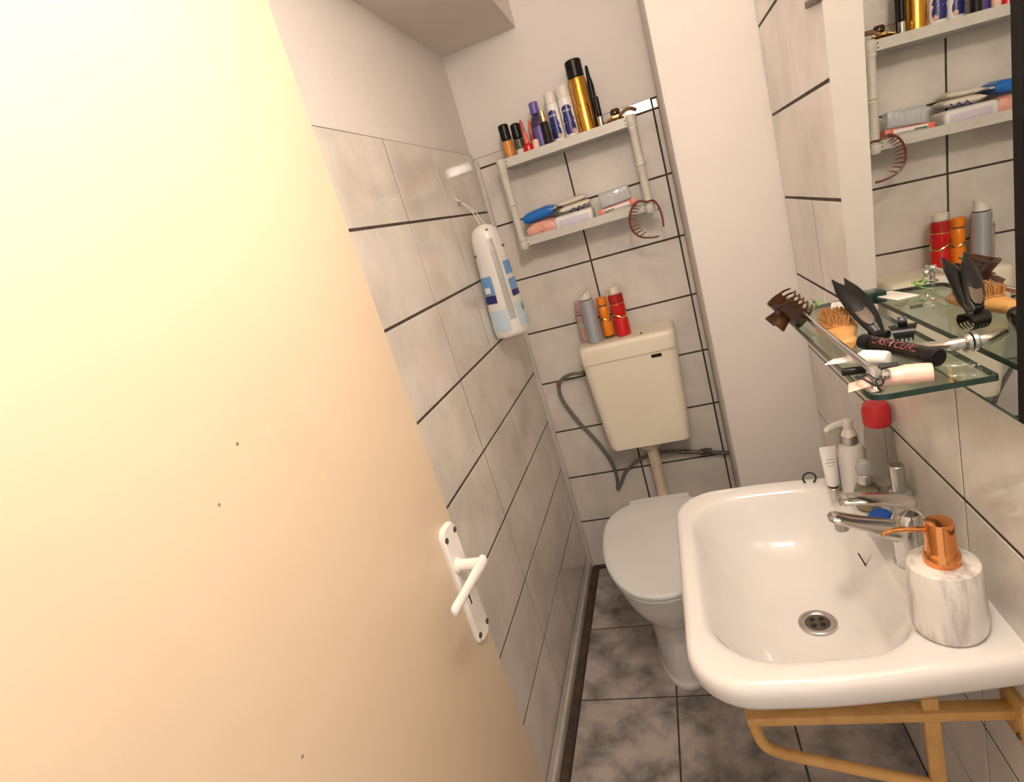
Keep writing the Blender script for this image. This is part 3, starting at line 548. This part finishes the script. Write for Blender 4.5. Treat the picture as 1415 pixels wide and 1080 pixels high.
for i in range(6): obj('print_mark', wrap(([(-.003, -.001, 0), (.003, -.001, 0), (.003, .001, 0), (-.003, .001, 0)], [(0, 1, 2, 3)]), .0220, -105 + 14 * (i % 3), .010 + .008 * (i // 3)), 'print_grey', t)
t = bottle('perfume_flacon', 'slim bright orange bottle with golden band', 'bottle', (.3145, -.080, ZC), [('base', cyl(.0190, 0, .012, .003), 'clear_yellow'), ('body', [(.0175, .010), (.0190, .014), (.0190, .050), (.0150, .062), (.0150, .072), (.0185, .084), (.0185, .104), (.0145, .112)], 'bright_orange'), ('neck_ring', cyl(.0152, .112, .117, .001), 'brown_box'), ('cap', cyl(.0180, .117, .143, .002), 'bright_orange')], G3)
obj('gold_band', tube([(.0170 * math.cos(math.radians(a)), .0170 * math.sin(math.radians(a)), .067 + .005 * math.sin(math.radians(a * 2))) for a in range(0, 375, 15)], .0024, 8), 'gold_shiny', t)
t = bottle('perfume_flacon', 'wider dark red bottle with golden band and cream cap', 'bottle', (.3635, -.090, ZC), [('body', [(.0215, 0), (.0250, .004), (.0250, .056), (.0205, .066), (.0205, .074), (.0250, .084), (.0250, .112)], 'red'), ('shoulder', [(.0250, .112), (.0250, .140), (.022, .143)], 'dark_red'), ('seam', cyl(.0253, .110, .113, .0004), 'gold_shiny'), ('cap', cyl(.0205, .143, .168, .003), 'cream_pack')], G3)
obj('gold_band', tube([(.0225 * math.cos(math.radians(a)), .0225 * math.sin(math.radians(a)), .070 + .006 * math.sin(math.radians(a * 2))) for a in range(0, 375, 15)], .0030, 8), 'gold_shiny', t)
x = at(885, 461, 'Z', ZC + .003)
tag(obj('hairpin', tube([(x.x, x.y, ZC + .0015), (x.x + .002, x.y + .006, ZC + .006), (x.x + .003, x.y + .012, ZC + .0015)], .0014, 6, 4), 'black_matte'), 'tiny black hairpin lying on the cistern lid', 'hairpin')

# ------------------------------------------------------------------ pouch hanging on the left wall
hkp = at(630, 276, 'X', 0.004)
hook = tag(obj('wall_hook', join(rbox(0.0, .003, -.007, .007, -.018, .012, .001), tube([(.002, 0, 0), (.012, 0, -.010), (.016, 0, -.004)], .0028, 8, 4)), 'steel'), 'small grey adhesive hook on the left wall tiles', 'hook'); hook.location = (0, hkp.y + .02, hkp.z)
pc = thing('hanging_pouch', 'white plastic pouch with blue labels hanging on the left wall', 'pouch', (.0600, -.335, 1.255), (0, 0, -64))
def pring(z, hw, d, ridge): # five-sided soft cross section with a ridge towards the room
    hw *= .70; pts = [(-d, -hw * .86), (-d * .2, -hw), (d * .75, -hw * .55), (d + ridge, 0.02 * hw), (d * .8, hw * .5), (-d * .2, hw), (-d, hw * .86)]
    pts = spline(pts + [pts[0]], 4)[:-1]; return [(a, b, z) for a, b in pts]
PR = [pring(.168, .010, .008, 0), pring(.160, .040, .016, .0), pring(.140, .058, .026, .002), pring(.09, .066, .031, .006), pring(.0, .072, .033, .008), pring(-.09, .078, .034, .006), pring(-.155, .080, .036, .004), pring(-.172, .072, .033, .0)]
def wob(g, s=.0022):
    rr = random.Random(3); return [(p[0] + rr.uniform(-s, s) * .5, p[1] + rr.uniform(-s, s), p[2] + rr.uniform(-s, s)) for p in g[0]], g[1]
body = obj('bag', sloft(PR, 5), 'bag_white', pc, sharp=80)
def strip(y0, y1, z0, z1, off=.0022, nz=14, ny=6):
    """a printed strip following the pouch skin between two side positions (fractions of its width)"""
    prof = sorted([(r[0][2], r) for r in PR], key=lambda a: a[0]); V, F = [], []
    def skin(z, f):
        for i in range(len(prof) - 1):
            if prof[i][0] <= z <= prof[i + 1][0]:
                t = (z - prof[i][0]) / (prof[i + 1][0] - prof[i][0]); A, B = prof[i][1], prof[i + 1][1]
                ring = [tuple(a + (b - a) * t for a, b in zip(p, q_)) for p, q_ in zip(A, B)]; break
        idx = f * 16 + 4; i0 = int(idx); t = idx - i0; p, q_ = ring[i0 % 28], ring[(i0 + 1) % 28]
        return Vector([a + (b - a) * t for a, b in zip(p, q_)])
    for i in range(nz + 1):
        for j in range(ny + 1):
            p = skin(z0 + (z1 - z0) * i / nz, y0 + (y1 - y0) * j / ny); n_ = Vector((p.x + .012, p.y, 0)).normalized(); V.append(tuple(p + n_ * off))
    for i in range(nz):
        for j in range(ny): F.append((i * (ny + 1) + j, i * (ny + 1) + j + 1, (i + 1) * (ny + 1) + j + 1, (i + 1) * (ny + 1) + j))
    return V, F
obj('window_strip', strip(.44, .62, -.12, .125), 'bag_grey', pc, 'grey see-through strip')
obj('label', strip(.02, .28, -.035, .020), 'sky_blue', pc, 'blue printed label'); obj('label_spot', strip(.08, .20, -.030, -.012, .0032), 'white_tube', pc); obj('label_base', strip(.02, .28, -.062, -.037), 'navy', pc); obj('lower_tint', strip(.02, .42, -.150, -.085), 'pale_blue', pc)
obj('label', strip(.72, .98, .012, .052), 'sky_blue', pc, 'blue printed label'); obj('label', strip(.72, .98, -.035, -.002), 'sky_blue', pc); obj('label_base', strip(.72, .98, -.056, -.037), 'navy', pc); obj('lower_tint', strip(.68, .98, -.150, -.075), 'pale_blue', pc); obj('leaf_print', strip(.86, .93, -.105, -.085, .0032), 'leaf', pc)
PI = (T(.0600, -.335, 1.255) @ R(-64, 'Z')).inverted(); hp = PI @ Vector((.010, hkp.y + .02, hkp.z - .008))
obj('cord', join(tube([hp, (hp * .5 + Vector((.0, .004, .085))), (.0, -.004, .162)], .0014, 6, 4), tube([hp + Vector((0, .002, 0)), (hp * .5 + Vector((.002, .012, .085))), (.004, .010, .160)], .0014, 6, 4)), 'string', pc)
for y, z, x_ in ((.004, .150, .022), (-.046, .085, -.004), (.042, .095, .006)): obj('eyelet', xf(lathe([(.004, 0), (.004, .002), (.003, .003)], 10), T(x_, y, z) @ R(70, 'Y')), 'dark_screw', pc)

# ------------------------------------------------------------------ things on the washbasin ledge
G4 = 'bottles at the back corner of the washbasin'
tb = thing('cream_tube', 'white cream tube standing on its silver cap', 'tube', (.757, -.962, SZ), (0, 0, 0), G4)
obj('cap', lathe(cyl(.0085, 0, .026), 18), 'steel', tb); obj('dark_ring', lathe(cyl(.0088, .026, .030, .0004), 18), 'black_matte', tb)
obj('tube', sloft([[(rx * math.cos(a), ry * math.sin(a), z) for a in [2 * math.pi * j / 20 for j in range(20)]] for rx, ry, z in ((.009, .009, .030), (.0112, .011, .036), (.0125, .0095, .065), (.0140, .003, .098), (.0142, .0012, .110))], 3), 'white_tube', tb)
for z, wd in ((.085, .006), (.079, .008), (.073, .005)): obj('print_line', rbox(-wd, wd, -.0080 + (z - .073) * .16, -.0060 + (z - .073) * .16, z, z + .0015, .0003), 'print_grey', tb)
bottle('toner_bottle', 'tall colourless bottle with grey see-through cap beside the cream tube', 'bottle', (.778, -.925, SZ), [('bottle', cyl(.013, 0, .090, .003), 'clear_plastic'), ('cap', [(.012, .090), (.0155, .094), (.0165, .128), (.0150, .131)], 'milky_warm'), ('liquid', cyl(.0115, .002, .060), 'milky_warm')], G4)
def pump(name, label, loc, r, h, body, spout, rot, liquid=None):
    t = bottle(name, label, 'bottle', loc, [('bottle', [(r - .003, 0), (r, .003), (r, h - .014), (r - .004, h - .004), (r * .55, h)], body), ('collar', cyl(r * .62, h, h + .018, .001), 'steel')], G4, (0, 0, rot))
    if liquid: obj('liquid', lathe(cyl(r - .0015, .002, h * .7)), liquid, t)
    if spout:
        obj('pump_head', join(lathe([(r * .60, h + .018), (r * .45, h + .026), (r * .30, h + .030), (r * .42, h + .036), (r * .42, h + .046), (r * .2, h + .050)], 20), tube([(0, 0, h + .043), (-.018, 0, h + .043), (-.034, 0, h + .039), (-.040, 0, h + .034)], [.0058, .0055, .0045, .0036], 10, 3)), 'white_plastic', t)
    else: obj('cap', lathe([(r * .62, h + .018), (r * .64, h + .030), (r * .5, h + .042), (r * .2, h + .047), (0, h + .048)], 20), 'milky', t)
    return t
pump('lotion_pump', 'white pump bottle with silver collar on the washbasin ledge', (.7985, -.947, SZ), .0235, .103, 'white_tube', True, 12)
pump('serum_bottle', 'small clear serum bottle with domed cap before the pump bottle', (.800, -1.008, SZ), .0195, .052, 'clear_yellow', False, 0, 'milky_warm')
bottle('shower_bottle', 'tall see-through bottle with bright red cap by the tiles', 'bottle', (.8385, -.978, SZ), [('bottle', [(.021, 0), (.0235, .004), (.0240, .06), (.0225, .135), (.019, .148)], 'clear_plastic'), ('residue', [(.019, .003), (.0215, .006), (.0215, .030), (.020, .034)], 'milky_warm'), ('cap', [(.0205, .146), (.0225, .150), (.0225, .176), (.019, .186), (0, .188)], 'red_cap')], G4)
bottle('foundation_bottle', 'small grey bottle with silver cap behind the tap', 'bottle', (.840, -1.045, SZ), [('bottle', cyl(.017, 0, .050, .004), 'milky'), ('core', cyl(.013, .003, .044), 'bag_grey'), ('cap', cyl(.0115, .050, .098, .001), 'steel')], G4)
x = at(1215, 712, 'Z', SZ + .022)
bl = thing('bottle_cap', 'bright blue ribbed screw cap on the ledge behind the tap', 'cap', (.800, -1.073, SZ))
obj('cap', lathe([(.0175, 0), (.0185, .002), (.0180, .024), (.0150, .028), (0, .0285)], 24), 'cap_blue', bl)
for i in range(14):
    a = 2 * math.pi * i / 14; obj('ridge', xf(rbox(-.001, .001, -.0008, .0008, .003, .023, .0003), T(.0186 * math.cos(a), .0186 * math.sin(a), 0) @ R(math.degrees(a), 'Z')), 'cap_blue', bl)
tg = obj('hair_tie', tube([(.012 * math.cos(math.radians(a)), .0, .012 + .012 * math.sin(math.radians(a))) for a in range(-60, 230, 15)], .0018, 8), 'black_matte'); tag(tg, 'black hair tie at the far corner of the washbasin', 'hair tie')
x = at(1118, 664, 'Z', SZ + .004); tg.location = (x.x, min(x.y, -.895), SZ + .0022)
sd = thing('soap_dispenser', 'white marble soap dispenser with shiny copper pump', 'soap dispenser', (.7985, -1.315, SZ))
obj('body', lathe([(.034, 0), (.0385, .002), (.0415, .008), (.0425, .020), (.0415, .070), (.0398, .097), (.0388, .1005), (.036, .1020)], 48), 'marble', sd)
obj('collar', lathe([(.0205, .1018), (.0205, .110), (.0195, .116), (.0172, .119)], 32), 'copper', sd); obj('pump_head', lathe([(.0172, .119), (.0166, .121), (.0160, .156), (.0145, .1605), (0, .162)], 32), 'copper', sd)
obj('spout', tube([(-.012, 0, .150), (-.028, .001, .152), (-.044, .002, .153), (-.057, .003, .1505), (-.062, .003, .146)], [.0036, .0034, .0032, .0030, .0026], 10, 4), 'copper', sd)

# ------------------------------------------------------------------ things on the glass shelf
def on(px, py, dz=0.0): return at(px, py, 'Z', GZ + dz)
def seg_thing(name, label, cat, a, b, z, group=None):
    """an Empty at a lying thing: local x runs from a to b"""
    d = Vector((b[0] - a[0], b[1] - a[1], 0)); t = thing(name, label, cat, (a[0], a[1], z), (0, 0, math.degrees(math.atan2(d.y, d.x))), group); return t, d.length
def lie(prof, n=20): return xf(lathe(prof, n), R(90, 'Y'))
# pink tube
a, b = on(1172, 533, .004), on(1290, 513, .011)
t, L = seg_thing('hand_cream', 'pale pink cream tube lying by the shelf rail end', 'tube', (a.x, a.y), (b.x, b.y), GZ)
def sq(specs, n=20): return sloft([[(x, hy_ * math.cos(g), zc + hz_ * math.sin(g)) for g in [2 * math.pi * j / n for j in range(n)]] for x, hy_, hz_, zc in specs], 3)
obj('tube', sq([(0, .014, .0008, .0015), (L * .2, .0125, .004, .005), (L * .45, .0115, .0085, .0092), (L * .66, .0105, .0100, .0104), (L * .68, .0100, .0100, .0104)]), 'light_pink', t)
obj('cap', sq([(L * .68, .0103, .0103, .0107), (L * .70, .0108, .0105, .0108), (L * .96, .0104, .0100, .0104), (L, .0085, .0082, .0102)]), 'light_pink', t)
for i, s in enumerate((.46, .50, .54)): obj('print_mark', xf(rbox(-.003, .003, -.0006, .0006, -.0003, .0003, .0001), T(L * s, -.0085, .0135) @ R(40, 'X') @ R(15 * i, 'Z')), 'lip_red', t)
# white tube
a, b = on(1147, 500, .003), on(1230, 496, .009)
t, L = seg_thing('cream_tube', 'short white squeezed cream tube lying over the black pencil', 'tube', (a.x, a.y + .004), (b.x, b.y + .004), GZ + .0005)
obj('tube', sq([(0, .011, .0008, .0015), (L * .3, .0110, .0035, .005), (L * .60, .0100, .0075, .0085)]), 'white_tube', t); obj('cap', sq([(L * .60, .0096, .0080, .0087), (L * .62, .0102, .0085, .009), (L * .94, .0098, .0082, .0088), (L, .0075, .0062, .0085)]), 'white_tube', t)
# black pencil/stick
a, b = on(1163, 515, .004), on(1240, 506, .004)
t, L = seg_thing('eye_pencil', 'thick black cosmetic pencil between the white and pink tubes', 'pencil', (a.x, a.y), (b.x, b.y), GZ + .0048)
obj('barrel', lie([(.0045, 0), (.0048, .001), (.0048, L * .62), (.0044, L * .62 + .001)]), 'black_plastic', t); obj('cap', lie([(.0044, L * .62 + .001), (.0048, L * .64), (.0046, L), (.003, L + .001)]), 'black_matte', t)
# dark see-through mascara with red letters
a, b = on(1192, 472, .010), on(1298, 495, .010)
t, L = seg_thing('mascara', 'dark see-through mascara tube with red lettering', 'mascara', (a.x, a.y), (b.x, b.y), GZ + .0108)
obj('cap', lie([(.0070, 0), (.0098, .0015), (.0100, L * .14), (.0096, L * .15)]), 'black_plastic', t); obj('tube', lie([(.0096, L * .15), (.0096, L * .88)]), 'smoky_plastic', t)
obj('core', lie([(.0060, L * .15), (.0066, L * .88)]), 'olive', t); obj('end_cap', lie([(.0098, L * .88), (.0106, L * .90), (.0106, L * .985), (.0085, L)]), 'black_plastic', t)
for s, px in (('LASH', .36), ('CURL', .67)):
    g = wrap(text(s, .0135), .0099, -118); obj('lettering', xf(g, T(L * px, 0, 0) @ Matrix(((0, 0, 0, 0), (1, 0, 0, 0), (0, 1, 0, 0), (0, 0, 0, 1))) @ Matrix.Identity(4)) if False else ([(L * px + p[0], (.0100 + p[2]) * math.cos(math.radians(125) - p[1] / .0100) * -1 * -1, (.0100 + p[2]) * math.sin(math.radians(125) - p[1] / .0100)) for p in text(s, .0135)[0]], text(s, .0135)[1]), 'dull_red', t, 'dull red lettering')
# wooden brush
a, b = on(1186, 474, .012), on(1158, 440, .012)
t, L = seg_thing('hair_brush', 'wooden hair brush with brown bristles lying on the glass shelf', 'brush', (a.x - .008, a.y + .010), (b.x - .007, b.y + .010), GZ)
L = max(L, .10)
obj('handle', sq([(0, .006, .005, .008), (.006, .011, .008, .009), (.035, .013, .0085, .0095), (.055, .019, .0085, .0095), (.085, .0255, .009, .0095), (.118, .025, .009, .0095), (.138, .017, .008, .009), (.146, .007, .004, .009)], 24), 'wood', t)
cu = obj('cushion', sq([(.062, .010, .002, .018), (.070, .017, .004, .018), (.095, .021, .005, .018), (.125, .016, .004, .018), (.134, .008, .002, .018)]), 'cushion', t)
tuft = []
for i in range(14):
    for j in range(9):
        x_, y_ = .064 + .0051 * i + random.uniform(-.001, .001), (-.018 + .0045 * j) * (1 - .40 * abs(i - 6.5) / 6.5); tuft.append(tube([(x_, y_, .019), (x_ + random.uniform(-.003, .003), y_ * 1.15 + random.uniform(-.002, .002), .030 + random.uniform(-.002, .003))], [.0013, .0010], 5))
obj('bristles', join(*tuft), 'bristle', t, kind='stuff')
# open black compact, hinge at the near lower end, blades spread at the far end
def leafshell(L_, hw, th, n=11):
    rings = []
    for i in range(n):
        s = i / (n - 1); wd = hw * (0.42 + 0.58 * math.sin(math.pi * min(1, s * 1.05 + .06)) ** .8) * math.sqrt(max(.03, 1 - max(0, (s - .72) / .28) ** 2.4))
        rings.append([(L_ * s, wd * math.cos(g), th * math.sin(g) * (1 + .25 * math.sin(math.pi * s)) + .006 * math.sin(math.pi * s)) for g in [2 * math.pi * j / 18 for j in range(18)]])
    return sloft(rings, 2)
hg = on(1206, 462, .008); t = thing('folding_compact', 'open black folding compact standing up beside the wooden brush', 'compact', (hg.x + .008, hg.y + .002, GZ + .0065), (0, 0, 0))
def blade(tip_px, tip_y, roll, nm):
    tip_ = at(*tip_px, 'Y', tip_y); v = tip_ - Vector(t.location); Lb = v.length; q_ = v.to_track_quat('X', 'Z').to_matrix().to_4x4()
    g = xf(leafshell(Lb, .0125, .0042), q_ @ R(roll, 'X')); o = obj(nm, g, 'black_plastic', t)
    g2 = xf(sq([(Lb * .12, .003, .0006, 0), (Lb * .2, .007, .0008, .0), (Lb * .36, .0075, .0008, .0), (Lb * .5, .004, .0006, 0)]), q_ @ R(roll, 'X') @ T(0, 0, -.0040 if nm == 'upper_shell' else .0095)); obj('inner_pad', g2, 'compact_inside', o)
blade((1150, 388), -1.125, -22, 'lower_shell'); blade((1167, 386), -1.110, -12, 'upper_shell')
obj('hinge', xf(lathe(cyl(.0058, -.013, .013, .001), 14), R(35, 'Z') @ R(90, 'X')), 'black_plastic', t)
# claw clips
def claw(name, label, loc, rot, s, m):
    t = thing(name, label, 'hair clip', loc, rot)
    for sg in (-1, 1):
        V = []
        rings = []
        for i in range(7):
            u = i / 6; ang = math.radians(95 - 105 * u)
            rings.append([( (.5 - .18 * u) * (2 * j / 9 - 1) * .055 * s * 1.0, sg * (.020 * math.cos(ang) + .004) * s, (.014 + .020 * math.sin(ang)) * s) for j in range(10)])
        outer = rings; th = .0022 * s
        Vv = [p for r in outer for p in r] + [(p[0], p[1] - sg * th, p[2] - th * .6) for r in outer for p in r]; N = 70; F = []
        for i in range(6):
            for j in range(9):
                a_ = i * 10 + j; F += [(a_, a_ + 1, a_ + 11, a_ + 10), (N + a_, N + a_ + 10, N + a_ + 11, N + a_ + 1)]
        for i in range(6): F += [(i * 10, (i + 1) * 10, N + (i + 1) * 10, N + i * 10), (i * 10 + 9, N + i * 10 + 9, N + (i + 1) * 10 + 9, (i + 1) * 10 + 9)]
        for j in range(9): F += [(j, N + j, N + j + 1, j + 1), (60 + j, 61 + j, N + 61 + j, N + 60 + j)]
        jaw = obj('jaw', (Vv, F), m, t, sharp=60)
        for j in range(5):
            x_ = (-.016 + .008 * j) * s; obj('tooth', tube([(x_, sg * .0235 * s, .0145 * s), (x_, sg * .018 * s, .004 * s), (x_, sg * .008 * s, -.002 * s)], [.0022 * s, .0012 * s], 6, 3), m, jaw)
        obj('grip', xf(rbox(-.009 * s, .009 * s, -.002 * s, .002 * s, 0, .022 * s, .0012 * s), T(0, sg * .006 * s, .030 * s) @ R(-sg * 32, 'X')), m, t)
    obj('pivot', xf(lathe(cyl(.0032 * s, -.012 * s, .012 * s, .0005), 10), T(0, 0, .031 * s) @ R(90, 'Y')), 'steel', t)
    return t
zd = Vector((-.80, -.10, -.60)).normalized(); xd = Vector((.6, .15, -.80)); xd = (xd - zd * xd.dot(zd)).normalized(); yd = zd.cross(xd)
eu = Matrix((xd, yd, zd)).transposed().to_euler()
claw('claw_clip', 'brown tortoiseshell claw clip gripping the far end of the shelf rail', (RX + .006, -1.042, RZ + .018), tuple(math.degrees(v) for v in eu), 1.15, 'brown_clear')
x = on(1250, 472, .0)
claw('claw_clip', 'small black claw clip lying on the glass shelf', (x.x, x.y, GZ + .0030), (0, 0, -18), .56, 'black_plastic')
# green sprig
x = on(1123, 425, .004); sg_ = thing('plant_sprig', 'small green leafy sprig beside the brown claw clip', 'sprig', (x.x, x.y - .01, GZ + .0012))
obj('stem', tube([(-.012, -.008, 0), (0, 0, .004), (.010, .010, .012)], .0010, 6, 3), 'leaf', sg_)
for i in range(11):
    an = random.uniform(0, 360); rr_ = random.uniform(0, .016)
    lf = xf(([(0, 0, 0), (.005, -.0035, .001), (.0115, 0, .0022), (.005, .0035, .001), (.005, 0, -.0004)], [(0, 1, 4), (1, 2, 4), (2, 3, 4), (3, 0, 4)]), T(rr_ * math.cos(an), rr_ * math.sin(an), .003 + random.uniform(0, .014)) @ R(an, 'Z') @ R(random.uniform(-45, 5), 'Y'))
    obj('leaf', lf, 'leaf', sg_)
# paper card
x = on(1148, 416, .001); t = thing('paper_card', 'white paper sachet card behind the hair brush', 'card', (.808, -.990, GZ), (0, 0, 74))
obj('card', rbox(-.040, .022, -.018, .018, .0004, .0016, .0003), 'paper', t); obj('print_panel', rbox(-.030, .012, -.014, .014, .0016, .0018, .0001), 'off_white', t)
# hair tie on the rail post
tg = obj('hair_tie', tube([(RX + .012 * math.cos(math.radians(a)) - .003, -1.380 + .018 * math.sin(math.radians(a)), GZ + .014 + .005 * math.sin(math.radians(a * 2 + 40))) for a in range(0, 361, 15)], .0013, 8), 'black_matte'); tag(tg, 'thin black hair tie looped round the shelf rail post', 'hair tie')
